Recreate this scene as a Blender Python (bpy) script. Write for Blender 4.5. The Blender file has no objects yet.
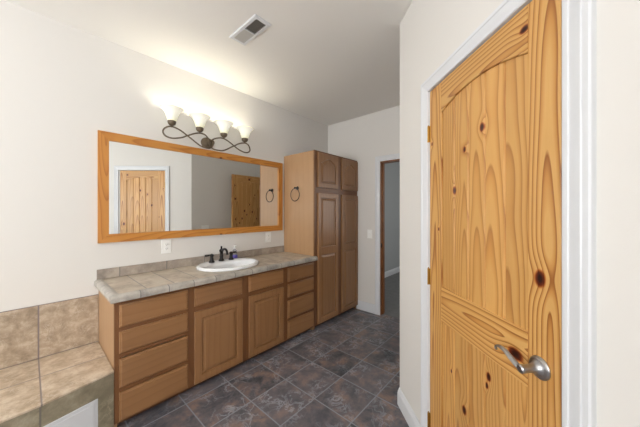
import bpy, bmesh, math, random
from mathutils import Vector, Matrix
random.seed(7)
SC = bpy.context.scene
COL = SC.collection
PI = math.pi

# ------------------------------------------------------------------ camera
CAMY = -2.601; CAMZ = 1.393; YAW = 41.468
cd = bpy.data.cameras.new('camera'); cam = bpy.data.objects.new('camera', cd); COL.objects.link(cam)
cam.location = (0, CAMY, CAMZ); cam.rotation_euler = (PI/2, 0, math.radians(YAW-90))
cd.sensor_width = 36; cd.lens = 36*258/640; cd.shift_y = -2.2/640; cd.clip_start = .02
SC.camera = cam
# ------------------------------------------------------------------ world, lights, exposure
W = bpy.data.worlds.new('world'); SC.world = W; W.use_nodes = True
W.node_tree.nodes['Background'].inputs[0].default_value = (.75, .86, 1, 1)
W.node_tree.nodes['Background'].inputs[1].default_value = 1.0
SC.view_settings.view_transform = 'Standard'; SC.view_settings.look = 'None'
SC.view_settings.exposure = 0.06; SC.view_settings.gamma = 1; SC.view_settings.use_curve_mapping = False

def area(name, loc, rot, sx, sy, power, col):
    l = bpy.data.lights.new(name, 'AREA'); l.shape = 'RECTANGLE'; l.size = sx; l.size_y = sy
    l.energy = power; l.color = col
    o = bpy.data.objects.new(name, l); COL.objects.link(o); o.location = loc; o.rotation_euler = rot
    return o
area('window_daylight', (-3.22, -1.55, 1.62), (0, -PI/2-.85, 0), 1.4, 2.4, 150, (.99, .99, .99))      # faces +x, added lamp at the unseen tub window, tilted up for ceiling light
area('window_daylight', (-1.3, -5.92, 1.62), (PI/2+.95, 0, 0), 2.4, 1.4, 125, (.99, .99, .99))        # faces +y, added lamp at the rear window, tilted up towards the ceiling
area('window_daylight', (4.9, -2.93, 1.55), (PI/2, 0, 0), 1.2, 1.2, 20, (1, .99, .96))  # added fill lamp for the room beyond; no window is built there

# ------------------------------------------------------------------ node helpers
class NT:
    def __init__(s, name):
        s.m = bpy.data.materials.new(name); s.m.use_nodes = True; s.t = s.m.node_tree
        s.b = s.t.nodes['Principled BSDF']
    def n(s, typ, **k):
        x = s.t.nodes.new(typ)
        for a, v in k.items(): setattr(x, a, v)
        return x
    def put(s, sock, v):
        if hasattr(v, 'is_output') or isinstance(v, bpy.types.NodeSocket): s.t.links.new(v, sock)
        elif v is not None: sock.default_value = v
    def M(s, op, a, b=None, c=None, clamp=False):
        x = s.n('ShaderNodeMath', operation=op, use_clamp=clamp)
        for i, v in enumerate((a, b, c)):
            if v is not None: s.put(x.inputs[i], v)
        return x.outputs[0]
    def xyz(s, v):
        x = s.n('ShaderNodeSeparateXYZ'); s.put(x.inputs[0], v); return x.outputs
    def comb(s, a, b, c):
        x = s.n('ShaderNodeCombineXYZ')
        for i, v in enumerate((a, b, c)): s.put(x.inputs[i], v)
        return x.outputs[0]
    def obj(s): return s.n('ShaderNodeTexCoord').outputs['Object']
    def attr(s, name): return s.n('ShaderNodeAttribute', attribute_name=name).outputs['Fac']
    def noise(s, vec, scale, detail=4, rough=.5, w=None, dist=0):
        x = s.n('ShaderNodeTexNoise')
        if w is not None: x.noise_dimensions = '4D'; s.put(x.inputs['W'], w)
        s.put(x.inputs['Vector'], vec); x.inputs['Scale'].default_value = scale
        x.inputs['Detail'].default_value = detail; x.inputs['Roughness'].default_value = rough
        x.inputs['Distortion'].default_value = dist
        return x.outputs[0]
    def ramp(s, fac, stops, interp='LINEAR'):
        x = s.n('ShaderNodeValToRGB'); s.put(x.inputs[0], fac); r = x.color_ramp; r.interpolation = interp
        while len(r.elements) < len(stops): r.elements.new(.5)
        for e, (p, c) in zip(r.elements, stops):
            e.position = p; e.color = c if len(c) == 4 else (*c, 1)
        return x.outputs[0]
    def mix(s, f, a, b, mode='MIX'):
        x = s.n('ShaderNodeMix', data_type='RGBA', blend_type=mode)
        s.put(x.inputs[0], f); s.put(x.inputs[6], a if not isinstance(a, tuple) else (*a[:3], 1)); s.put(x.inputs[7], b if not isinstance(b, tuple) else (*b[:3], 1))
        return x.outputs[2]
    def bump(s, h, strength=.2, dist=.002):
        x = s.n('ShaderNodeBump'); s.put(x.inputs['Height'], h); x.inputs['Strength'].default_value = strength
        x.inputs['Distance'].default_value = dist; s.t.links.new(x.outputs[0], s.b.inputs['Normal'])
    def fin(s, col=None, rough=None, metal=None, spec=None):
        if col is not None: s.put(s.b.inputs['Base Color'], col if not isinstance(col, tuple) else (*col[:3], 1))
        if rough is not None: s.put(s.b.inputs['Roughness'], rough)
        if metal is not None: s.b.inputs['Metallic'].default_value = metal
        if spec is not None: s.b.inputs['Specular IOR Level'].default_value = spec
        return s.m
def L(r, g, b):      # sRGB 0..255 to linear
    f = lambda c: c/12.92 if c <= .04045 else ((c+.055)/1.055)**2.4
    return (f(r/255), f(g/255), f(b/255))

def paint(name, c, rough=.7, bump=.12, scale=220):
    t = NT(name); o = t.obj()
    n = t.noise(o, scale, 2); t.bump(n, bump, .0015)
    big = t.noise(o, 1.3, 2)
    col = t.mix(t.M('MULTIPLY', big, .10), c, tuple(x*.86 for x in c))
    return t.fin(col, rough, spec=.3)
def plain(name, c, rough=.4, metal=0, noise=.06, scale=60):
    t = NT(name); o = t.obj()
    n = t.noise(o, scale, 3)
    col = t.mix(t.M('MULTIPLY', n, noise*2), c, tuple(x*.7 for x in c))
    return t.fin(col, rough, metal)

def wood(name, light, mid, dark, axis='z', freq=70, knots=(), rough=.38, slope=.06, wob=.012, contrast=1., d0=.05, stain=.0, kdark=(.045,.012,.008)):
    """rings cut lengthwise; axis is the grain direction in object space"""
    t = NT(name); o = t.obj(); X, Y, Z = t.xyz(o)
    u, l = (X, Z) if axis == 'z' else (Z, X) if axis == 'x' else (X, Y)
    if axis == 'yz': u, l = Y, Z
    if axis == 'yx': u, l = Y, X
    seed = t.attr('seed'); bc = t.attr('bc')
    vec = t.comb(t.M('MULTIPLY', u, 4.), t.M('MULTIPLY', l, .8), 0.)
    w1 = t.noise(vec, 1.0, 1.5, .4, w=t.M('MULTIPLY', seed, 37.))
    vec2 = t.comb(t.M('MULTIPLY', u, 1.), t.M('MULTIPLY', l, 3.), 0.)
    w2 = t.noise(vec2, .8, 1, .4, w=t.M('MULTIPLY', seed, 11.))
    uu = t.M('ADD', t.M('SUBTRACT', u, bc), t.M('MULTIPLY', t.M('SUBTRACT', w1, .5), wob*8))
    uu = t.M('ADD', uu, t.M('MULTIPLY', t.M('SUBTRACT', seed, .5), .12))
    sl = t.M('MULTIPLY', t.M('SUBTRACT', l, t.M('MULTIPLY', seed, 2.1)), slope)
    dd = t.M('ADD', t.M('ADD', sl, t.M('MULTIPLY', t.M('SUBTRACT', w2, .5), .035)), t.M('MULTIPLY', t.M('SUBTRACT', seed, .3), d0))
    r = t.M('SQRT', t.M('ADD', t.M('MULTIPLY', uu, uu), t.M('MULTIPLY', dd, dd)))
    kmask = None
    for (ku, kl, kr) in knots:
        du = t.M('DIVIDE', t.M('SUBTRACT', u, ku), kr); dl = t.M('DIVIDE', t.M('SUBTRACT', l, kl), kr*1.5)
        d2 = t.M('ADD', t.M('MULTIPLY', du, du), t.M('MULTIPLY', dl, dl))
        g = t.M('EXPONENT', t.M('MULTIPLY', d2, -.16))
        r = t.M('ADD', r, t.M('MULTIPLY', g, kr*1.5))
        k = t.M('SUBTRACT', 1.35, t.M('SQRT', d2), clamp=True)
        kmask = k if kmask is None else t.M('MAXIMUM', kmask, k)
    ring = t.M('FRACT', t.M('MULTIPLY', r, freq))
    col = t.ramp(ring, [(0, light), (.40, light), (.72, mid), (.93, dark), (1, light)])
    blot = t.noise(t.comb(t.M('MULTIPLY', u, 3), t.M('MULTIPLY', l, 1.5), 0.), 2., 3, .5, w=seed)
    base = t.mix(t.M('MULTIPLY', blot, .9), light, mid)
    col = t.mix(contrast, base, col)
    fine = t.noise(t.comb(t.M('MULTIPLY', u, 260.), t.M('MULTIPLY', l, 7.), seed), 1., 3, .6)
    col = t.mix(t.M('MULTIPLY', t.M('SUBTRACT', fine, .35), .5, clamp=True), col, mid)
    tone = t.M('ADD', .9, t.M('MULTIPLY', t.M('FRACT', t.M('MULTIPLY', seed, 7.31)), .16))
    col = t.mix(1., col, t.comb(tone, tone, tone), 'MULTIPLY')
    if stain:
        b2 = t.noise(o, 9., 4, .6); col = t.mix(t.M('MULTIPLY', b2, stain), col, dark)
    if kmask is not None:
        kc = t.ramp(kmask, [(0, (1, 1, 1)), (.3, (.75, .42, .25)), (.55, (.25, .07, .05)), (1, kdark)])
        col = t.mix(t.M('MULTIPLY', kmask, 3., clamp=True), col, t.mix(1., col, kc, 'MULTIPLY'))
    t.bump(fine, .05, .001)
    return t.fin(col, rough)

def tile(name, ax, pitch, off, gw, grout, c1, c2, c3, vein=None, rough=.35, scale=6., tone=.25, bumpy=.3):
    t = NT(name); P = t.xyz(t.obj()); a = P['XYZ'.index(ax[0])]; b = P['XYZ'.index(ax[1])]
    ga = []; ids = []
    for v, p, o_ in ((a, pitch[0], off[0]), (b, pitch[1], off[1])):
        q = t.M('DIVIDE', t.M('SUBTRACT', v, o_), p); fr = t.M('FRACT', q)
        d = t.M('MINIMUM', fr, t.M('SUBTRACT', 1., fr)); ga.append(t.M('MULTIPLY', d, p)); ids.append(t.M('FLOOR', q))
    g = t.M('MINIMUM', ga[0], ga[1])
    gm = t.M('SUBTRACT', 1., t.M('DIVIDE', t.M('SUBTRACT', g, gw*.35), gw*.3, clamp=True), clamp=True)
    wn = t.n('ShaderNodeTexWhiteNoise', noise_dimensions='2D'); t.put(wn.inputs[0], t.comb(ids[0], ids[1], 0.)); rnd = wn.outputs[0]; rc = wn.outputs[1]
    off3 = t.n('ShaderNodeVectorMath', operation='MULTIPLY_ADD'); t.put(off3.inputs[0], rc); off3.inputs[1].default_value = (9, 9, 9); t.put(off3.inputs[2], t.obj())
    v = off3.outputs[0]
    n1 = t.noise(v, scale, 6, .68, dist=.25); n2 = t.noise(v, scale*1.7, 5, .6, dist=.7)
    col = t.ramp(n1, [(.36, c1), (.5, c2), (.63, c3)])
    col = t.mix(t.M('MULTIPLY', t.M('SUBTRACT', rnd, .2), tone*2, clamp=True), col, c2)
    if vein:
        vm = t.M('ABSOLUTE', t.M('SUBTRACT', n2, .5)); vm = t.M('SUBTRACT', 1., t.M('MULTIPLY', vm, 22.), clamp=True)
        big = t.noise(v, scale*.7, 2); vm = t.M('MULTIPLY', vm, t.M('MULTIPLY', t.M('SUBTRACT', big, .42), 4., clamp=True))
        col = t.mix(t.M('MULTIPLY', vm, .6), col, vein)
    tn = t.M('ADD', 1.-tone*.5, t.M('MULTIPLY', rnd, tone)); col = t.mix(1., col, t.comb(tn, tn, tn), 'MULTIPLY')
    col = t.mix(gm, col, grout)
    h = t.M('SUBTRACT', t.M('MULTIPLY', n1, .4), t.M('MULTIPLY', gm, .6)); t.bump(h, bumpy, .004)
    return t.fin(col, t.M('ADD', rough, t.M('MULTIPLY', n2, .15)))

# ------------------------------------------------------------------ materials
M_wall = paint('wall_paint', L(224, 221, 216))
M_ceil = paint('ceiling_paint', L(242, 240, 235), bump=.2, scale=90)
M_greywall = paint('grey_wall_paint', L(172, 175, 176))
M_trim = plain('white_trim', L(220, 222, 225), .35, 0, .02)
M_white = plain('white_plastic', L(246, 246, 243), .35, 0, .01)
M_floor = tile('slate_floor_tile', 'XY', (.328, .33), (1.083, -1.30), .008, L(142, 148, 156), L(74, 78, 86), L(108, 104, 109), L(148, 126, 116), vein=L(190, 198, 208), rough=.3, scale=6.5, tone=.3)
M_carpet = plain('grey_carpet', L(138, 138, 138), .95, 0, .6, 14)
STONE = (L(146, 128, 108), L(172, 153, 131), L(196, 180, 160))
M_splash = tile('beige_stone_wall_tile', 'XZ', (.33, .3625), (.047, .393), .008, L(128, 116, 114), *STONE, vein=L(206, 192, 174), scale=15., tone=.12)
M_deck = tile('beige_stone_deck_tile', 'XY', (.33, .9), (.047, -.30), .007, L(140, 128, 124), L(168, 148, 124), L(194, 174, 150), L(214, 200, 180), vein=L(226, 214, 198), scale=13., tone=.1)
M_face = tile('olive_stone_tile', 'XZ', (.33, .40), (.042, -.01), .008, L(120, 114, 104), L(122, 113, 94), L(150, 140, 118), L(176, 166, 144), vein=L(186, 176, 150), scale=6., tone=.1)
M_counter = tile('grey_beige_counter_tile', 'XY', (.175, 9.), (.537, 3.3), .0065, L(138, 132, 126), L(164, 150, 134), L(190, 176, 158), L(206, 195, 178), vein=L(200, 192, 178), scale=8., tone=.12)
M_edge = tile('grey_edge_tile', 'XY', (.171, 9.), (.49, 3.3), .005, L(120, 118, 116), L(150, 145, 138), L(178, 172, 163), L(194, 188, 178), scale=9., tone=.12)
M_edgeY = tile('grey_edge_tile_end', 'YX', (.171, 9.), (-.088, 3.3), .005, L(120, 118, 116), L(150, 145, 138), L(178, 172, 163), L(194, 188, 178), scale=9., tone=.12)
M_bs = tile('grey_backsplash_tile', 'XZ', (.342, 9.), (.49, 3.3), .006, L(118, 114, 112), L(140, 130, 120), L(164, 152, 140), L(184, 172, 158), scale=9., tone=.2)
CAB = dict(light=L(162, 120, 80), mid=L(148, 106, 69), dark=L(126, 86, 54))
M_cabH = wood('stained_maple_horizontal', **CAB, axis='x', freq=22, contrast=.25, rough=.32, stain=.18)
M_cabV = wood('stained_maple_vertical', **CAB, axis='z', freq=22, contrast=.25, rough=.32, stain=.18)
M_cabS = wood('stained_maple_side', L(184, 148, 110), L(172, 135, 98), L(156, 118, 84), axis='yz', freq=14, contrast=.18, rough=.36, stain=.3)  # side maple lightened: the brighter light on the sides is in its colour
M_frV = wood('dark_stained_frame_vertical', L(128, 86, 52), L(116, 76, 46), L(98, 62, 38), axis='z', freq=26, contrast=.4)  # frame stain darkened to imitate contact shade between the fronts
M_frH = wood('dark_stained_frame_horizontal', L(128, 86, 52), L(116, 76, 46), L(98, 62, 38), axis='x', freq=26, contrast=.4)  # same painted-in shade, grain running across
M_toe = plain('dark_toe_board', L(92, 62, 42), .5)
PINE = dict(light=L(216, 168, 101), mid=L(197, 140, 73), dark=L(148, 87, 38))
M_jamb = wood('stained_jamb', L(150, 98, 56), L(134, 84, 46), L(110, 66, 36), axis='z', freq=40, contrast=.6)
M_frameH = wood('honey_pine_frame_horizontal', L(206, 142, 66), L(192, 124, 50), L(164, 96, 36), axis='x', freq=60, contrast=.7, knots=[(-.03, .075, .009)], wob=.006)
M_frameV = wood('honey_pine_frame_vertical', L(206, 142, 66), L(192, 124, 50), L(164, 96, 36), axis='z', freq=60, contrast=.7, wob=.006)
M_bronze = plain('oil_rubbed_bronze', L(112, 98, 80), .5, .4, .3)
M_black = plain('dark_bronze', L(46, 44, 44), .35, .6, .1)
M_nickel = plain('satin_nickel', L(176, 176, 178), .28, 1, .02)
M_brass = plain('brass', L(188, 146, 70), .35, .9, .1)
M_porc = plain('white_porcelain', L(236, 238, 240), .08, 0, .01)
M_dark = plain('vent_shadow_metal', L(128, 124, 118), .6, 0, .05)
M_louver = plain('register_louver_metal', L(190, 186, 180), .5, 0, .02)
def mirror_mat():
    t = NT('mirror_glass'); return t.fin((.88, .9, .9), .0, 1)
M_mirror = mirror_mat()
def shade_mat():
    t = NT('alabaster_glass'); P = t.xyz(t.obj())
    e = t.ramp(t.M('DIVIDE', P[2], .115), [(0, L(196, 196, 140)), (.3, L(236, 238, 206)), (.75, L(255, 253, 240)), (.93, L(255, 250, 226)), (1., L(226, 208, 150))])
    n = t.noise(t.obj(), 30, 3)
    t.put(t.b.inputs['Emission Color'], e); t.put(t.b.inputs['Emission Strength'], t.M('ADD', .38, t.M('MULTIPLY', n, .12)))
    return t.fin((.8, .78, .68), .3)
M_shade = shade_mat()
def bottle_mat():
    t = NT('clear_bottle_plastic'); t.b.inputs['Transmission Weight'].default_value = .85; t.b.inputs['IOR'].default_value = 1.3
    return t.fin((.9, .93, .97), .1)
M_bottle = bottle_mat()
M_purple = plain('purple_label', L(112, 100, 200), .4, 0, .05)
def sky_mat():
    t = NT('daylight_pane'); t.put(t.b.inputs['Emission Color'], (.85, .92, 1, 1)); t.b.inputs['Emission Strength'].default_value = 1.2
    return t.fin((.8, .85, .9), .1)
M_pane = sky_mat()  # opaque glowing pane of the unseen windows, stands in for sky

# ------------------------------------------------------------------ mesh helpers
def newbm():
    bm = bmesh.new(); bm.faces.layers.float.new('seed'); bm.faces.layers.float.new('bc'); return bm
def setb(bm, faces, seed, bc):
    s = bm.faces.layers.float['seed']; b = bm.faces.layers.float['bc']
    for f in faces: f[s] = seed; f[b] = bc
def box(bm, x0, x1, y0, y1, z0, z1, bev=0, seed=None, bc=None, seg=1):
    if x1 < x0: x0, x1 = x1, x0
    if y1 < y0: y0, y1 = y1, y0
    if z1 < z0: z0, z1 = z1, z0
    r = bmesh.ops.create_cube(bm, size=1)
    for v in r['verts']: v.co = Vector(((x0+x1)/2+v.co.x*(x1-x0), (y0+y1)/2+v.co.y*(y1-y0), (z0+z1)/2+v.co.z*(z1-z0)))
    fs = set(f for v in r['verts'] for f in v.link_faces)
    if seed is not None: setb(bm, fs, seed, bc or 0)
    if bev: bmesh.ops.bevel(bm, geom=list(set(e for v in r['verts'] for e in v.link_edges)), offset=bev, segments=seg, affect='EDGES', profile=.5)
def finish(name, bm, mat, parent=None, loc=(0, 0, 0), rotz=0, smooth=False, kind=None, label=None, cat=None, group=None):
    bmesh.ops.recalc_face_normals(bm, faces=bm.faces[:])
    me = bpy.data.meshes.new(name); bm.to_mesh(me); bm.free()
    for m in (mat if isinstance(mat, (list, tuple)) else [mat]): me.materials.append(m)
    if smooth:
        for p in me.polygons: p.use_smooth = True
        try: me.set_sharp_from_angle(angle=math.radians(38))
        except Exception: pass
    o = bpy.data.objects.new(name, me); COL.objects.link(o); o.location = loc; o.rotation_euler = (0, 0, rotz)
    if parent: o.parent = parent
    if kind: o['kind'] = kind
    if label: o['label'] = label
    if cat: o['category'] = cat
    if group: o['group'] = group
    return o
def empty(name, loc, label=None, cat=None, rotz=0, kind=None, group=None, parent=None):
    o = bpy.data.objects.new(name, None); COL.objects.link(o); o.location = loc; o.rotation_euler = (0, 0, rotz)
    o.empty_display_size = .05
    if label: o['label'] = label
    if cat: o['category'] = cat
    if kind: o['kind'] = kind
    if group: o['group'] = group
    if parent: o.parent = parent
    return o
def loops(bm, rings, close=True, cap0=False, cap1=False, mat=0):
    vs = [[bm.verts.new(p) for p in r] for r in rings]
    n = len(vs[0]); out = []
    for a, b in zip(vs, vs[1:]):
        for i in range(n if close else n-1):
            j = (i+1) % n
            try: f = bm.faces.new((a[i], a[j], b[j], b[i])); out.append(f)
            except ValueError: pass
    for flag, ring in ((cap0, vs[0]), (cap1, vs[-1])):
        if flag:
            c = Vector((0, 0, 0))
            for v in ring: c += v.co
            cv = bm.verts.new(c/n)
            for i in range(n): out.append(bm.faces.new((ring[i], ring[(i+1) % n], cv)))
    for f in out: f.material_index = mat
    return out
def lathe(bm, prof, c=(0, 0, 0), n=32, axis='z', ex=1., ey=1., M=None):
    rings = []
    for r, h in prof:
        ring = []
        for i in range(n):
            a = 2*PI*i/n; x, y = r*ex*math.cos(a), r*ey*math.sin(a)
            p = Vector((x, y, h)) if axis == 'z' else Vector((x, h, y)) if axis == 'y' else Vector((h, x, y))
            if M: p = M @ p
            ring.append(p+Vector(c))
        rings.append(ring)
    return loops(bm, rings, True, prof[0][0] > 1e-4, prof[-1][0] > 1e-4)
def catmull(pts, k=8, closed=False):
    P = [Vector(p) for p in pts]; out = []; n = len(P)
    for i in range(n if closed else n-1):
        g = lambda j: P[j % n] if closed else P[max(0, min(n-1, j))]
        a, b, c, d = g(i-1), g(i), g(i+1), g(i+2)
        for s in range(k):
            t = s/k
            out.append(.5*((2*b)+(c-a)*t+(2*a-5*b+4*c-d)*t*t+(3*b-a-3*c+d)*t**3))
    if not closed: out.append(P[-1])
    return out
def tube(bm, pts, rad, n=10, closed=False, flat=1.):
    rings = []; m = len(pts); up = None
    for i, p in enumerate(pts):
        a = pts[(i-1) % m] if (closed or i > 0) else p; b = pts[(i+1) % m] if (closed or i < m-1) else p
        t = (b-a).normalized()
        if up is None: up = t.orthogonal().normalized()
        up = (up-t*up.dot(t)).normalized(); s = t.cross(up)
        r = rad[i] if isinstance(rad, (list, tuple)) else rad
        rings.append([p+up*math.cos(2*PI*j/n)*r+s*math.sin(2*PI*j/n)*r*flat for j in range(n)])
    if closed: rings.append(rings[0]); loops(bm, rings)
    else: loops(bm, rings, True, True, True)
def prism(bm, poly, z0, z1, mat=0):
    a = [bm.verts.new((x, y, z0)) for x, y in poly]; b = [bm.verts.new((x, y, z1)) for x, y in poly]
    fs = [bm.faces.new(a), bm.faces.new(b)]; n = len(poly)
    for i in range(n): fs.append(bm.faces.new((a[i], a[(i+1) % n], b[(i+1) % n], b[i])))
    for f in fs: f.material_index = mat
    return fs
def slab(name, boxes, mat, label, loc=(0, 0, 0), rotz=0):
    bm = newbm()
    for b in boxes: box(bm, *b)
    return finish(name, bm, mat, None, loc, rotz, kind='structure', label=label)

# ------------------------------------------------------------------ room shell
H = 2.74
FX = 3.13                                   # far wall
C0 = Vector((1.774, -1.80, 0)); DG = math.radians(-133.5)
HG = C0+Vector((math.cos(DG), math.sin(DG), 0))*.425   # hinge corner of the pine door
slab('wall_left', [(-3.3, 6.6, 0, .12, 0, H)], M_wall, 'long pale greige wall behind the framed mirror and vanity')
slab('wall_far', [(0, .115, -.915, 0, 0, H), (0, .115, -2.0, -1.645, 0, H), (0, .115, -1.645, -.915, 2.06, H)], M_wall,
     'pale end wall with the narrow doorway beside the tall cabinet', (FX, 0, 0))
slab('wall_right', [(C0.x+.002, FX, -1.92, -1.80, 0, H)], M_wall, 'short wall behind the open pine door, seen in the mirror')
slab('wall_diagonal', [(-.425, -.012, 0, .11, 0, H), (.727, 1.85, 0, .11, 0, H), (-.012, .727, 0, .11, 2.065, H)], M_wall,
     'pale angled wall around the closed knotty pine door', HG, DG)
slab('wall_side', [(.15, .27, -6.0, -3.35, 0, H)], M_wall, 'side wall behind the camera')
slab('wall_rear', [(-3.3, .27, -6.12, -6.0, 0, .9), (-3.3, .27, -6.12, -6.0, 2.35, H), (-3.3, -2.55, -6.12, -6.0, .9, 2.35), (-.05, .27, -6.12, -6.0, .9, 2.35)], M_wall, 'wall behind the camera with a window')
slab('wall_near', [(-3.42, -3.3, -6.12, 0, 0, .9), (-3.42, -3.3, -6.12, 0, 2.35, H), (-3.42, -3.3, -6.12, -2.8, .9, 2.35), (-3.42, -3.3, -.3, 0, .9, 2.35)], M_wall, 'wall beyond the tub with a window')
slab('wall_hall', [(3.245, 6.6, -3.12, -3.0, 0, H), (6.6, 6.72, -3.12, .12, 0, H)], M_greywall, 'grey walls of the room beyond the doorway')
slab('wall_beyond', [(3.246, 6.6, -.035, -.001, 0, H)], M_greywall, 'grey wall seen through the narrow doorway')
slab('ceiling', [(-3.42, 6.72, -6.12, .12, H, H+.1)], M_ceil, 'smooth pale ceiling with one air register')
bm = newbm(); box(bm, -3.42, 3.19, -6.12, .12, -.1, 0); finish('floor', bm, M_floor, kind='structure', label='mottled dark slate tile floor')
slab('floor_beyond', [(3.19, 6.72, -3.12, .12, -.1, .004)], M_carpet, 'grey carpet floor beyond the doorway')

# unseen windows added as daylight sources; area lamps inside do the lighting
def window(n, loc, rotz, w, h, label):
    r = empty('window_%d' % n, loc, label, None, rotz, 'structure')
    bm = newbm(); box(bm, -w/2, w/2, .06, .07, 0, h); finish('pane', bm, M_pane, r)
    bm = newbm(); t = .05
    box(bm, -w/2, -w/2+t, .0, .09, 0, h); box(bm, w/2-t, w/2, .0, .09, 0, h); box(bm, -w/2+t, w/2-t, 0, .09, 0, t); box(bm, -w/2+t, w/2-t, 0, .09, h-t, h)
    finish('window_frame', bm, M_trim, r)
window(1, (-3.3, -1.55, .9), PI/2, 2.5, 1.45, 'white framed window above the tub')
window(2, (-1.3, -6.0, .9), PI, 2.5, 1.45, 'white framed window behind the camera')

# baseboards: profile swept along a run in its own frame
BB = [(0, 0), (.015, 0), (.015, .085), (.012, .094), (.0125, .1), (.008, .108), (.006, .118), (0, .122)]
def baseboard(name, pts, label, inward):
    """pts: run on the floor; inward: +1 if room lies to the left of travel"""
    bm = newbm(); rings = []
    P = [Vector((x, y)) for x, y in pts]
    for i, p in enumerate(P):
        ds = []
        if i > 0: ds.append((p-P[i-1]).normalized())
        if i < len(P)-1: ds.append((P[i+1]-p).normalized())
        ns = [Vector((-d.y, d.x))*inward for d in ds]; nn = sum(ns, Vector((0, 0)))/len(ns); nn = nn/nn.dot(ns[0]) if len(ns) > 1 else nn
        rings.append([Vector((p.x+nn.x*t, p.y+nn.y*t, z)) for t, z in BB])
    vs = [[bm.verts.new(q) for q in r] for r in rings]; k = len(BB)
    for a, b in zip(vs, vs[1:]):
        for i in range(k): bm.faces.new((a[i], a[(i+1) % k], b[(i+1) % k], b[i]))
    bm.faces.new(vs[0]); bm.faces.new(vs[-1])
    return finish(name, bm, M_trim, kind='structure', label=label)
def dg(s, off=0):       # point on the diagonal wall, s from the hinge edge
    return (HG.x+s*math.cos(DG)+off*math.sin(DG), HG.y+s*math.sin(DG)-off*math.cos(DG))
baseboard('baseboard_far', [(FX, -.845), (FX, -.54)], 'white baseboard between tall cabinet and doorway', 1)
baseboard('baseboard_corner', [(FX, -1.80), (C0.x, C0.y), dg(-.075)], 'white baseboard turning the wall corner beside the pine door', -1)
baseboard('baseboard_diagonal', [dg(.81), dg(1.8)], 'white baseboard right of the pine door', -1)
baseboard('baseboard_beyond', [(6.59, -.035), (3.25, -.035)], 'white baseboard in the room beyond the doorway', 1)

# casings (mitred U of moulded profile)
CP = [(0, 0), (0, .010), (.004, .014), (.012, .014), (.015, .011), (.020, .012), (.034, .015), (.046, .017), (.050, .014), (.054, .018), (.066, .018), (.070, .014), (.070, 0)]
def casing(name, x0, x1, z1, mat, loc, rotz, label, side=-1, parent=None):
    bm = newbm()
    rows = [[(x0-w, side*t, 0), (x0-w, side*t, z1+w), (x1+w, side*t, z1+w), (x1+w, side*t, 0)] for w, t in CP]
    vs = [[bm.verts.new(p) for p in r] for r in rows]
    for a, b in zip(vs, vs[1:]):
        for i in range(3): bm.faces.new((a[i], a[i+1], b[i+1], b[i]))
    return finish(name, bm, mat, parent, loc, rotz, kind='structure', label=label)
casing('trim_1', -.006, .733, 2.061, M_trim, HG, DG, 'white moulded casing around the closed knotty pine door')
# far doorway: frame local x runs along -y
FO = (FX, -.915, 0)
casing('trim_2', .0, .73, 2.06, M_trim, FO, -PI/2, 'white moulded casing around the narrow doorway in the end wall', side=-1)
bm = newbm()
box(bm, -.012, .004, .0, .115, 0, 2.06); box(bm, .726, .742, .0, .115, 0, 2.06); box(bm, .004, .726, 0, .115, 2.046, 2.06)
box(bm, .004, .016, .045, .08, 0, 2.046); box(bm, .714, .726, .045, .08, 0, 2.046)
jm = finish('trim_3', bm, M_jamb, None, FO, -PI/2, kind='structure', label='brown stained wooden jamb lining the narrow doorway')
bm = newbm(); box(bm, .0038, .0062, .008, .034, .90, .96); box(bm, .004, .008, .012, .028, .915, .945); finish('strike_plate', bm, M_black, jm)
# white jamb of the pine door
bm = newbm()
box(bm, -.012, -.003, 0, .11, 0, 2.065); box(bm, .719, .727, 0, .11, 0, 2.065); box(bm, -.003, .719, 0, .11, 2.060, 2.065)
jm2 = finish('trim_4', bm, M_trim, None, HG, DG, kind='structure', label='white jamb behind the pine door')
bm = newbm(); box(bm, .7175, .7195, .002, .030, .87, .94); finish('strike_plate', bm, M_nickel, jm2)

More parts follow.
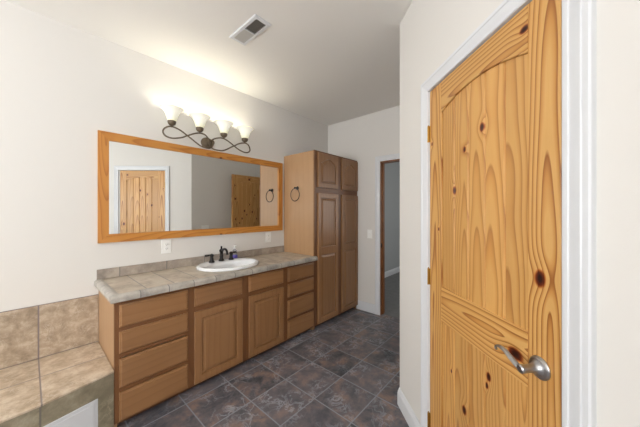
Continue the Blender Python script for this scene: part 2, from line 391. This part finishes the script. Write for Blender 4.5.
# ------------------------------------------------------------------ pine doors
def archz(x, w0, w1, ze, rise):
    u = abs((x-(w0+w1)/2)/((w1-w0)/2)); return ze+rise*(1-u*u)
def make_door(n, loc, rotz, w, label, knots, seeds, hinge_side=-1):
    """local x from hinge to latch, face at y=0 looking to -y, 35 mm thick"""
    T = .035; HT = 2.057; z0 = .008
    sw = .113; sr = .104
    a, b = sw, w-sr
    root = empty('door_%d' % n, loc, label, None, rotz, 'structure')
    km = [wood('knotty_pine_stile_%d' % n, **PINE, axis='z', freq=62, knots=knots['stile'], slope=.035, wob=.010, d0=.1),
          wood('knotty_pine_panel_%d' % n, **PINE, axis='z', freq=78, knots=knots['panel'], slope=.035, wob=.006, d0=.22, contrast=.62),
          wood('knotty_pine_rail_%d' % n, **PINE, axis='x', freq=60, knots=knots['rail'], slope=.05, wob=.013, d0=.1)]
    bm = newbm(); box(bm, 0, sw, 0, T, z0, HT, .0015, seeds[0], sw/2); finish('stile', bm, km[0], root)
    bm = newbm(); box(bm, w-sr, w, 0, T, z0, HT, .0015, seeds[1], w-sr/2); finish('stile', bm, km[0], root)
    # lock rail, bottom rail
    bm = newbm(); box(bm, a, b, 0, T, .828, 1.006, .0015, seeds[2], .915); finish('rail', bm, km[2], root)
    bm = newbm(); box(bm, a, b, 0, T, z0, .24, .0015, seeds[3], .12); finish('rail', bm, km[2], root)
    # arched top rail
    bm = newbm(); N = 28; ze = 1.908; rise = .046
    rows = []
    for i in range(N+1):
        x = a+(b-a)*i/N; za = archz(x, a, b, ze, rise)
        rows.append([Vector((x, 0, za)), Vector((x, T, za)), Vector((x, T, HT)), Vector((x, 0, HT))])
    loops(bm, rows, True, True, True); setb(bm, bm.faces[:], seeds[4], 1.99); finish('rail', bm, km[2], root)
    # moulding lip under arch
    bm = newbm()
    for y in (0.003, T-.003):
        tube(bm, [Vector((a+(b-a)*i/N, y, archz(a+(b-a)*i/N, a, b, ze, rise)-.003)) for i in range(N+1)], .0045, 6)
    setb(bm, bm.faces[:], seeds[4], 1.99); finish('moulding', bm, km[2], root)
    # plank panels (recessed 6 mm, v-grooves)
    def planks(name, zb, ztop, sd):
        bm = newbm(); k = 5; rc = .007; g = .0055; step = (b-a)/k
        xs = []
        for j in range(k):
            x0 = a+j*step; x1 = x0+step; M_ = 6
            cols = [(x0, rc+.008), (x0+g, rc)]+[(x0+g+(step-2*g)*i/M_, rc) for i in range(1, M_)]+[(x1-g, rc), (x1, rc+.008)]
            for sgn in (0, 1):
                vb = [bm.verts.new((x, y if not sgn else T-y, zb)) for x, y in cols]
                vt = [bm.verts.new((x, y if not sgn else T-y, ztop(x))) for x, y in cols]
                fs = [bm.faces.new((vb[i], vb[i+1], vt[i+1], vt[i])) for i in range(len(cols)-1)]
                setb(bm, fs, (sd+j*.173) % 1, (x0+x1)/2)
        return finish(name, bm, km[1], root)
    planks('plank_panel', 1.006, lambda x: archz(x, a, b, ze, rise), seeds[5])
    planks('plank_panel', .24, lambda x: .828, seeds[6])
    for hz in (1.822, 1.03, .225):
        bm = newbm()
        lathe(bm, [(.0055, -.045), (.0055, -.0155), (.005, -.015), (.0055, -.0145), (.0055, .0145), (.005, .015), (.0055, .0155), (.0055, .045)], (-.006, -.006, hz), 12)
        lathe(bm, [(.002, .045), (.004, .048), (.001, .052)], (-.006, -.006, hz), 10)
        box(bm, -.012, .0, -.0012, .0015, hz-.044, hz+.044); box(bm, -.0005, .006, -.0035, .0, hz-.044, hz+.044)
        finish('hinge', bm, M_brass, root, smooth=True)
    # lever handles
    hx, hz = w-.060, .918
    for sd in (-1, 1):
        y = 0 if sd < 0 else T
        bm = newbm()
        lathe(bm, [(.033, 0), (.0335, sd*.004), (.031, sd*.006), (.030, sd*.009), (.026, sd*.011), (.0235, sd*.011), (.021, sd*.016), (.016, sd*.019), (.0125, sd*.024), (.0115, sd*.050), (.013, sd*.054), (.0125, sd*.066), (.009, sd*.069)],
              (hx, y, hz), 32, 'y')
        h = finish('door_handle', bm, M_nickel, root, smooth=True); h['label'] = 'satin nickel lever handle with round rose'
        bm = newbm()
        pts = catmull([(hx+.004, y+sd*.060, hz-.002), (hx-.016, y+sd*.061, hz+.002), (hx-.038, y+sd*.061, hz+.010), (hx-.062, y+sd*.060, hz+.020), (hx-.088, y+sd*.058, hz+.022), (hx-.106, y+sd*.056, hz+.014), (hx-.112, y+sd*.055, hz+.006), (hx-.106, y+sd*.055, hz+.003)], 6)
        m = len(pts); tube(bm, pts, [.0095-.0045*min(1, i/m*1.3) for i in range(m)], 10, flat=.7)
        finish('lever', bm, M_nickel, h, smooth=True)
    return root
make_door(1, HG+Vector((0, 0, 0)), DG, .7155, 'closed knotty pine door with arched plank panel and nickel lever',
          dict(stile=[(.654, 1.188, .017), (.023, 1.761, .007), (.09, 1.30, .006), (.66, .34, .014)],
               panel=[(.215, 1.492, .013), (.288, 1.669, .009), (.397, 1.733, .012), (.434, .748, .011), (.286, .505, .013), (.424, .708, .008), (.19, .62, .006)],
               rail=[(.91, .565, .019), (1.985, .60, .012)]), (.62, .31, .22, .5, .83, .15, .52))
make_door(2, (FX-.012, -1.65, 0), math.radians(179.5), .70, 'knotty pine door standing open against the short wall, seen in the mirror',
          dict(stile=[(.06, 1.5, .014), (.06, 1.9, .01), (.64, 1.62, .013), (.64, 1.25, .012), (.65, 1.86, .01)],
               panel=[(.45, 1.40, .014), (.40, 1.33, .011), (.50, 1.26, .014), (.34, 1.52, .010), (.28, 1.38, .014), (.22, 1.7, .01), (.18, 1.25, .011), (.55, 1.18, .01)],
               rail=[(1.99, .35, .016), (.93, .3, .014)]), (.2, .7, .4, .6, .35, .55, .1))

# ------------------------------------------------------------------ cabinets
def outline(x0, x1, z0, z1, rise, n=20):
    """closed loop, arch along the top (z1 = shoulder height)"""
    pts = [(x0, z0), (x1, z0), (x1, z1)]
    for i in range(1, n):
        x = x1+(x0-x1)*i/n; u = abs((x-(x0+x1)/2)/((x1-x0)/2))
        pts.append((x, z1+(rise*(.5+.5*math.cos(PI*u/.88))**.7 if u < .88 else 0)))
    pts.append((x0, z1)); return pts
def rect_out(x0, x1, z0, z1, n=20):
    return outline(x0, x1, z0, z1, 0, n)
def raised_door(name, cab, x0, x1, z0, z1, yf, panels, mat):
    """panels: list of (z0,z1,rise) inner openings; frame built per opening cell, raised panels as children"""
    T = .018; s = .052; bm = newbm()
    w = x1-x0; cuts = [z0]+[(panels[i][1]+panels[i][2]+panels[i+1][0])/2 for i in range(len(panels)-1)]+[z1]
    for i, (pz0, pz1, rise) in enumerate(panels):
        ca, cb = cuts[i], cuts[i+1]
        e = .004
        out = rect_out(x0, x1, ca, cb); ins = outline(x0+s, x1-s, pz0, pz1, rise)
        bev = [(min(max(x, x0+e), x1-e), min(max(z, ca+(e if i == 0 else 0)), cb-(e if i == len(panels)-1 else 0))) for x, z in out]
        rings = [[Vector((x, yf+T, z)) for x, z in out], [Vector((x, yf+e, z)) for x, z in out], [Vector((x, yf, z)) for x, z in bev], [Vector((x, yf, z)) for x, z in ins],
                 [Vector((x, yf+.004, z)) for x, z in outline(x0+s+.002, x1-s-.002, pz0+.002, pz1-.002, rise)], [Vector((x, yf+.013, z)) for x, z in outline(x0+s+.004, x1-s-.004, pz0+.004, pz1-.004, rise)], [Vector((x, yf+.014, z)) for x, z in outline(x0+s+.012, x1-s-.012, pz0+.012, pz1-.012, rise)]]
        loops(bm, rings)
    setb(bm, bm.faces[:], random.random(), (x0+x1)/2)
    d = finish(name, bm, mat, cab)
    for pz0, pz1, rise in panels:
        bm = newbm()
        rr = []
        for off, y in ((.009, .0145), (.011, .0100), (.030, .0045), (.0315, .001), (.036, .0006)):
            rr.append([Vector((x, yf+y, z)) for x, z in outline(x0+s+off, x1-s-off, pz0+off, pz1-off, rise)])
        loops(bm, rr, True, False, True); setb(bm, bm.faces[:], random.random(), (x0+x1)/2)
        finish('raised_panel', bm, mat, d)
    return d
def drawer(name, cab, x0, x1, z0, z1, yf, mat):
    T = .018; bm = newbm(); rr = []
    for off, y in ((0, T), (0, .010), (.002, .007), (.010, .005), (.012, .0005), (.015, 0)):
        rr.append([Vector(p) for p in ((x0+off, yf+y, z0+off), (x1-off, yf+y, z0+off), (x1-off, yf+y, z1-off), (x0+off, yf+y, z1-off))])
    loops(bm, rr, True, True, True); setb(bm, bm.faces[:], random.random(), (z0+z1)/2+random.uniform(-.1, .1))
    return finish(name, bm, mat, cab)
YF = -.550; YD = -.568
VX0, VX1 = .360, 2.222
van = empty('vanity_cabinet', (VX0, YF, 0), 'long brown stained vanity cabinet with drawers and two doors under the tiled countertop', 'cabinet')
inv = Matrix.Translation((-VX0, -YF, 0))
def adopt(children_from, root):
    for o in children_from: o.matrix_basis = Matrix.Translation(-root.location) @ o.matrix_basis
def body(root, x0, x1, z1, toe=True, matside=M_cabS):
    bm = newbm(); box(bm, x0, x0+.018, YF+.018, -.004, 0, z1, 0, .37, -.27); L_ = finish('side_panel', bm, matside, root)
    bm = newbm(); box(bm, x1-.018, x1, YF+.018, -.004, 0, z1, 0, .6, -.3); R_ = finish('side_panel', bm, matside, root)
    bm = newbm(); box(bm, x0+.019, x1-.019, YF+.02, -.005, .055, .07); Bt = finish('bottom_panel', bm, M_cabV, root)
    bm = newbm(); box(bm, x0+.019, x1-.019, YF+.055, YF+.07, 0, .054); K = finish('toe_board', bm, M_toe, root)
    return [L_, R_, Bt, K]
parts = body(van, VX0, VX1, .834)
cols = [(.384, .802), (.850, 1.267), (1.333, 1.742), (1.803, 2.200)]
# face frame
bm = newbm(); Z1 = .834; ZB = .045
edges = [VX0, .395, .790, .862, 1.255, 1.345, 1.730, 1.815, 2.188, VX1]
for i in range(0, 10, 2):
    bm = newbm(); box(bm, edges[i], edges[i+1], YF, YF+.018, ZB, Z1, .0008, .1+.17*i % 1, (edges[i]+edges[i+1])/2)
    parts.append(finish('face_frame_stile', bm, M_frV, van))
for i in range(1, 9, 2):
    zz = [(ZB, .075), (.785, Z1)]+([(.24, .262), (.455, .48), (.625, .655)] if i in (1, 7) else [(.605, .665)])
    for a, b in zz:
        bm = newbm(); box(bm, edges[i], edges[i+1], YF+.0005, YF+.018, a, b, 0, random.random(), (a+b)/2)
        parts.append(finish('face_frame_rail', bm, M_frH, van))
for (x0, x1) in (cols[0], cols[3]):
    for z0, z1 in ((.652, .797), (.486, .625), (.268, .452), (.056, .238)):
        parts.append(drawer('drawer', van, x0, x1, z0, z1, YD, M_cabH))
for (x0, x1) in (cols[1], cols[2]):
    parts.append(drawer('false_drawer_front', van, x0, x1, .655, .797, YD, M_cabH))
    parts.append(raised_door('door', van, x0, x1, .056, .614, YD, [(.056+.055, .614-.055, 0)], M_cabV))
adopt(parts, van)

TX0, TX1 = 2.225, FX-.002
tall = empty('linen_cabinet', (TX0, YF, 0), 'tall brown linen cabinet with four raised panel doors in the room corner', 'cabinet')
parts = body(tall, TX0, TX1, 2.113)
bm = newbm(); box(bm, TX0+.019, TX1-.019, YF+.02, -.005, 2.096, 2.112); parts.append(finish('top_panel', bm, M_cabV, tall))
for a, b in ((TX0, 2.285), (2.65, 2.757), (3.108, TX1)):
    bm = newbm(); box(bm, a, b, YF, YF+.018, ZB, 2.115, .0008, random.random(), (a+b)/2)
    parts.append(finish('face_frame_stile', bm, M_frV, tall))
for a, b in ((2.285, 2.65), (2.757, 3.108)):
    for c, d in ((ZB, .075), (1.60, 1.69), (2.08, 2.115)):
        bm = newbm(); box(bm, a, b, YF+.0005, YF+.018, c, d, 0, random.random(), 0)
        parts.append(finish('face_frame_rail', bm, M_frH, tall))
for x0, x1 in ((2.273, 2.664), (2.742, 3.120)):
    parts.append(raised_door('upper_door', tall, x0, x1, 1.678, 2.094, YD, [(1.732, 1.985, .050)], M_cabV))
    parts.append(raised_door('lower_door', tall, x0, x1, .056, 1.612, YD, [(.112, .868, 0), (.955, 1.556, 0)], M_cabV))
adopt(parts, tall)

# ------------------------------------------------------------------ countertop
SX, SY, RX, RY = 1.29, -.285, .292, .248
CT = .866
cx0, cx1, cy0, cy1 = .358, TX0-.001, -.575, -.001
top = empty('countertop', (cx0, cy0, .83), 'grey beige tiled countertop with rounded edge tiles on the vanity', 'countertop')
def ringpts(n=96):
    angs = [2*PI*i/n for i in range(n)]
    for X, Y in ((cx0, cy0), (cx1, cy0), (cx1, cy1), (cx0, cy1)):
        a = math.atan2(Y-SY, X-SX) % (2*PI); j = min(range(n), key=lambda k: abs(angs[k]-a)); angs[j] = a
    hole, rect = [], []
    for a in angs:
        c, s = math.cos(a), math.sin(a); hole.append((SX+(RX-.02)*c, SY+(RY-.02)*s))
        t = 1e9
        if abs(c) > 1e-9: t = min(t, ((cx1 if c > 0 else cx0)-SX)/c)
        if abs(s) > 1e-9: t = min(t, ((cy1 if s > 0 else cy0)-SY)/s)
        rect.append((SX+t*c, SY+t*s))
    return hole, rect
hole, rect = ringpts()
bm = newbm()
V = lambda P, z: [Vector((x, y, z)) for x, y in P]
loops(bm, [V(hole, .836), V(hole, CT), V(rect, CT), V(rect, .836), V(hole, .836)])
t1 = finish('tile_surface', bm, M_counter, top)
# rounded edge tiles: profile (outward, z)
EP = [(-.026, CT-.002), (-.024, CT+.001), (-.014, CT+.004), (.004, CT+.0035), (.016, CT-.002), (.0235, CT-.010), (.0245, CT-.016), (.021, CT-.0175), (.021, CT-.019), (.0235, CT-.0205), (.0235, .828), (.020, .824), (.002, .824), (.002, .8345), (-.026, .836)]
ox0, oy0 = cx0, cy0
bm = newbm()
rows = [[(ox0-o, oy0-o, z) for o, z in EP], [(cx1, oy0-o, z) for o, z in EP]]
loops(bm, [[Vector(p) for p in r] for r in rows], True, True, True); t2 = finish('front_edge_tiles', bm, M_edge, top, smooth=True)
bm = newbm()
rows = [[(ox0-o, oy0-o, z) for o, z in EP], [(ox0-o, cy1, z) for o, z in EP]]
loops(bm, [[Vector(p) for p in r] for r in rows], True, True, True); t3 = finish('end_edge_tiles', bm, M_edgeY, top, smooth=True)
adopt([t1, t2, t3], top)
bm = newbm(); box(bm, .349, TX0-.002, -.013, -.001, CT+.0015, .944, .002, seg=2)
finish('tile_backsplash', bm, M_bs, label='low strip of grey brown tiles along the wall behind the sink', cat='backsplash')

# ------------------------------------------------------------------ sink, faucet, bottle
bm = newbm()
prof = [(.93, .0), (1.0, .004), (1.008, .018), (.985, .026), (.95, .029), (.88, .0265), (.82, .016), (.79, -.004), (.76, -.035), (.68, -.075), (.52, -.105), (.30, -.120), (.10, -.126), (.085, -.130)]
rings = []
for k, (r, z) in enumerate(prof):
    q = min(1, max(0, (.98-r)/.18)) if k > 3 else 0
    oy = -.050*q; sy = RY*r*(1-.24*q)
    rings.append([Vector((RX*r*math.cos(2*PI*i/64), oy+sy*math.sin(2*PI*i/64), z)) for i in range(64)])
loops(bm, rings)
under = [[Vector((v.x*.97, v.y*.97, v.z-.008)) for v in rg] for rg in rings[7:]]
loops(bm, [[Vector((v.x*.93, v.y*.93, v.z)) for v in rings[0]]]+under)
sink = finish('oval_sink', bm, M_porc, None, (SX, SY, CT+.0005), smooth=True, label='white oval drop-in porcelain sink in the tiled countertop', cat='sink')
bm = newbm(); lathe(bm, [(.024, -.1285), (.024, -.1265), (.018, -.126), (.016, -.129), (.004, -.129)], (0, -.050, 0), 20); finish('drain', bm, M_black, sink, smooth=True)

fx, fy, fz = 1.291, -.134, CT+.028
fau = empty('faucet', (fx, fy, fz), 'dark bronze widespread faucet with two lever handles on the back of the sink', 'faucet')
bm = newbm()
lathe(bm, [(.028, .0005), (.028, .007), (.023, .014), (.018, .024), (.0165, .04), (.020, .048), (.0165, .056), (.0155, .085), (.020, .098), (.021, .108), (.013, .118), (.009, .124), (.007, .130), (.010, .137), (.010, .143), (.004, .149)], (0, 0, 0), 20)
sp = finish('spout', bm, M_black, fau, smooth=True)
bm = newbm()
pts = catmull([(0, 0, .098), (0, -.022, .108), (0, -.05, .122), (0, -.078, .124), (0, -.102, .112), (0, -.112, .092), (0, -.114, .080)], 6)
tube(bm, pts, [.0125-.002*math.sin(i/len(pts)*PI) for i in range(len(pts))], 12)
lathe(bm, [(.013, .075), (.0135, .082), (.010, .086)], (0, -.114, 0), 12)
finish('spout_arm', bm, M_black, sp, smooth=True)
for sx in (-1, 1):
    bm = newbm()
    lathe(bm, [(.027, .0), (.027, .008), (.021, .014), (.0165, .026), (.018, .034), (.015, .042), (.015, .056), (.019, .062), (.019, .074), (.011, .080), (.004, .084)], (sx*.103, -.005, 0), 18)
    hd = finish('handle', bm, M_black, fau, smooth=True)
    bm = newbm()
    pts = catmull([(sx*.103, -.005, .068), (sx*.122, -.003, .071), (sx*.142, .002, .070), (sx*.165, .006, .069)], 5)
    tube(bm, pts, [.009+.003*i/len(pts) for i in range(len(pts))], 10, flat=.6)
    finish('lever', bm, M_black, hd, smooth=True)

bo = empty('soap_bottle', (1.487, -.048, CT+.001), 'small clear bottle with purple lower half behind the right faucet handle', 'bottle')
bm = newbm()
lathe(bm, [(.026, 0), (.030, .004), (.031, .075), (.029, .088), (.020, .103), (.012, .110), (.011, .122), (.006, .122)], (0, 0, 0), 24, ey=.7); finish('bottle_body', bm, M_bottle, bo, smooth=True)
bm = newbm()
lathe(bm, [(.0305, .010), (.0316, .014), (.0318, .050), (.0305, .054)], (0, 0, 0), 24, ey=.71); finish('label', bm, M_purple, bo, smooth=True)
bm = newbm()
lathe(bm, [(.013, .118), (.013, .134), (.006, .137), (.004, .150), (.010, .152), (.010, .160), (.003, .163)], (0, 0, 0), 16); box(bm, -.006, .006, -.034, 0, .152, .160, .002)
finish('pump', bm, M_white, bo, smooth=True)

# ------------------------------------------------------------------ mirror
mx0, mx1, mz0, mz1 = .354, 2.186, 1.147, 2.015
fw = .066; th = .022
mc = Vector(((mx0+mx1)/2, 0, (mz0+mz1)/2))
mir = empty('framed_mirror', (mc.x, -.001, mc.z), 'wide mirror in a honey pine frame on the wall over the sink', 'mirror')
hw, hh = (mx1-mx0)/2, (mz1-mz0)/2
def mitre(name, quad, mat, horiz):
    bm = newbm(); c = Vector((sum(q[0] for q in quad)/4, 0, sum(q[1] for q in quad)/4))
    prism2 = lambda y: [Vector((q[0], y, q[1]))-c for q in quad]
    e = .003; cc = Vector((0, 0, 0))
    fr = [p*1. for p in prism2(-th)]
    loops(bm, [prism2(0), prism2(-th+.002), [p for p in fr]], True, True, True)
    setb(bm, bm.faces[:], random.random(), 0)
    finish(name, bm, mat, mir, c)
mitre('frame_rail', [(-hw, hh), (hw, hh), (hw-fw, hh-fw), (-hw+fw, hh-fw)], M_frameH, True)
mitre('frame_rail', [(-hw, -hh), (hw, -hh), (hw-fw, -hh+fw), (-hw+fw, -hh+fw)], M_frameH, True)
mitre('frame_stile', [(-hw, -hh), (-hw, hh), (-hw+fw, hh-fw), (-hw+fw, -hh+fw)], M_frameV, False)
mitre('frame_stile', [(hw, -hh), (hw, hh), (hw-fw, hh-fw), (hw-fw, -hh+fw)], M_frameV, False)
bm = newbm(); box(bm, -hw+fw-.0, hw-fw+.0, -.009, -.001, -hh+fw, hh-fw); finish('mirror_glass', bm, M_mirror, mir)

# ------------------------------------------------------------------ vanity light
lx, lz = 1.205, 2.085
vl = empty('vanity_light', (lx, -.001, lz), 'scrolled bronze wall light with four glowing bell shades above the mirror', 'wall light')
bm = newbm(); lathe(bm, [(.060, 0), (.060, -.006), (.052, -.014), (.040, -.018), (.038, -.024), (.020, -.030), (.004, -.032)], (0, 0, 0), 32, 'y', ex=1.05, ey=.95)
tube(bm, [Vector((0, -.03, 0)), Vector((0, -.085, .0))], .008, 10)
finish('backplate', bm, M_bronze, vl, smooth=True)
YS = -.115
def scroll(s):
    k = [(-.005, .008), (-.030, .034), (-.075, .050), (-.122, .053), (-.165, .040), (-.205, .020), (-.238, .002), (-.275, -.020), (-.318, -.036), (-.368, -.046), (-.412, -.038), (-.434, -.012), (-.428, .020), (-.400, .044), (-.366, .052),
         (-.325, .045), (-.283, .028), (-.238, .000), (-.200, -.022), (-.160, -.048), (-.110, -.074), (-.060, -.080), (-.020, -.068), (.012, -.040), (.020, -.008), (.000, .014), (-.026, .006), (-.026, -.016), (-.008, -.022)]
    out = []
    for i, (x, z) in enumerate(k):
        y = YS+(.006 if i < 13 else -.006)+(.030 if (i < 2 or i > 21) else 0)
        out.append(((x*s), y-(0 if s < 0 else .004), z))
    return catmull(out, 6)
for s in (1, -1):
    bm = newbm(); tube(bm, scroll(s), .0068, 8); finish('scroll_arm', bm, M_bronze, vl, smooth=True)
for x in (-.366, -.122, .122, .366):
    bm = newbm(); lathe(bm, [(.006, .048), (.007, .062), (.018, .066), (.030, .078), (.034, .092), (.033, .104), (.028, .106)], (x, YS, 0), 20); cp = finish('shade_holder', bm, M_bronze, vl, smooth=True)
    bm = newbm()
    pr = [(.030, 0), (.036, .012), (.043, .035), (.051, .060), (.063, .085), (.080, .104), (.092, .112), (.090, .115), (.077, .108), (.060, .089), (.047, .060), (.039, .035), (.030, .010)]
    lathe(bm, [(a*1., b) for a, b in pr], (0, 0, 0), 32)
    finish('glass_shade', bm, M_shade, vl, (x, YS, .100), smooth=True)
    l = bpy.data.lights.new('bulb', 'POINT'); l.energy = 1.1; l.color = (1, .95, .86); l.shadow_soft_size = .035
    o = bpy.data.objects.new('bulb', l); COL.objects.link(o); o.parent = vl; o.location = (x, YS, .158)

# ------------------------------------------------------------------ towel ring
tr = empty('towel_ring', (TX0, -.262, 1.681), 'black metal towel ring on the side of the tall cabinet', 'towel ring')
bm = newbm(); lathe(bm, [(.024, 0), (.024, -.004), (.018, -.008), (.010, -.012), (.009, -.035), (.013, -.040), (.013, -.050), (.005, -.054)], (-.001, 0, 0), 20, 'x'); finish('mount', bm, M_black, tr, smooth=True)
bm = newbm(); R = .078
tube(bm, [Vector((-.045, R*math.sin(2*PI*i/40), -.006-R+R*math.cos(2*PI*i/40))) for i in range(40)], .0045, 8, True); finish('ring', bm, M_black, tr, smooth=True)

# ------------------------------------------------------------------ plates
def plate(name, loc, rotz, w, h, kind, label, cat):
    r = empty(name, loc, label, cat, rotz)
    bm = newbm(); box(bm, -w/2, w/2, -.006, -.0005, -h/2, h/2, .002, seg=2); finish('cover_plate', bm, M_white, r)
    if kind == 'outlet':
        for dz in (-.02, .02):
            bm = newbm(); lathe(bm, [(.0165, -.006), (.0165, -.0085), (.0155, -.009)], (0, 0, dz), 20, 'y', ey=.85)
            so = finish('socket', bm, M_white, r, smooth=True)
            bm = newbm(); box(bm, -.0075, -.005, -.0094, -.0088, dz-.002, dz+.006); box(bm, .005, .0075, -.0094, -.0088, dz-.002, dz+.006); lathe(bm, [(.0025, -.0088), (.0025, -.0094)], (0, 0, dz-.008), 8, 'y')
            finish('slots', bm, M_dark, so)
    else:
        for dx in ((0,) if w < .1 else (-.023, .023)):
            bm = newbm(); box(bm, dx-.005, dx+.005, -.013, -.006, -.008, .012, .0015); finish('toggle', bm, M_white, r)
    return r
plate('outlet', (.832, 0, 1.073), 0, .080, .125, 'outlet', 'white wall outlet just below the left part of the mirror', 'outlet')
plate('outlet', (1.972, 0, 1.072), 0, .080, .125, 'outlet', 'white wall outlet below the right end of the mirror', 'outlet')
plate('light_switch', (FX, -.756, 1.08), -PI/2, .075, .120, 'switch', 'white light switch on the end wall beside the narrow doorway', 'light switch')
plate('light_switch', (2.0, -1.80, 1.095), PI, .125, .120, 'switch', 'white double switch on the short wall, reflected at the bottom of the mirror', 'light switch')

# ------------------------------------------------------------------ ceiling register
vt = empty('air_register', (1.095, -.932, H), 'white metal air register in the ceiling', 'vent')
bm = newbm(); a, b = .070, .175; ia, ib = .044, .148
o4 = lambda x, y, z: [Vector((-x, -y, z)), Vector((x, -y, z)), Vector((x, y, z)), Vector((-x, y, z))]
loops(bm, [o4(a, b, -.0005), o4(a, b, -.003), o4(a-.006, b-.006, -.008), o4(ia, ib, -.009), o4(ia, ib, -.001)]); box(bm, -ia, ia, -.004, .004, -.0095, -.001)
finish('frame', bm, M_trim, vt)
bm = newbm(); box(bm, -ia, ia, -ib, ib, -.0016, -.0004); finish('duct_opening', bm, M_dark, vt)
for k in range(9):
    x = -.038+k*.0095
    for (y0, y1, sg) in ((-ib, -.004, 1), (.004, ib, -1)):
        bm = newbm()
        pts = [(x-.004*sg, -.0088), (x+.003*sg, -.002), (x+.0038*sg, -.002), (x-.0032*sg, -.0088)]
        loops(bm, [[Vector((px, y0, pz)) for px, pz in pts], [Vector((px, y1, pz)) for px, pz in pts]], True, True, True); finish('louver', bm, M_louver, vt)

# ------------------------------------------------------------------ tub surround
dp = [(.357, -.002), (.357, -.562), (.04, -.636), (-.09, -.647), (-3.298, -.90), (-3.298, -.002)]
bm = newbm(); prism(bm, dp, .382, .391)
dk = finish('tub_deck', bm, M_deck, label='beige stone tiled tub deck left of the vanity', cat='tub deck')
bm = newbm(); prism(bm, [(.357, -.010), (.357, -.556), (.04, -.630), (-.09, -.641), (-3.298, -.89), (-3.298, -.010)], 0, .3815)
ft = finish('tub_surround', bm, M_face, label='olive brown tiled front face below the tub deck', cat='tub surround')
bm = newbm(); box(bm, -3.298, .358, -.010, -.001, .3925, .755, .001)
finish('tile_wall_splash', bm, M_splash, label='large beige stone tiles on the wall above the tub deck', cat='wall tile')
ang = math.atan2(.074, .317)
ap = empty('access_panel', (.276, -.5765, .02), 'white access panel in the tub front face', 'access panel', ang)
bm = newbm(); box(bm, -.42, 0, -.008, -.001, 0, .252, .002); finish('panel_frame', bm, M_trim, ap)
bm = newbm(); box(bm, -.40, -.020, -.011, -.0082, .02, .232, .0015); finish('panel_cover', bm, M_trim, ap)
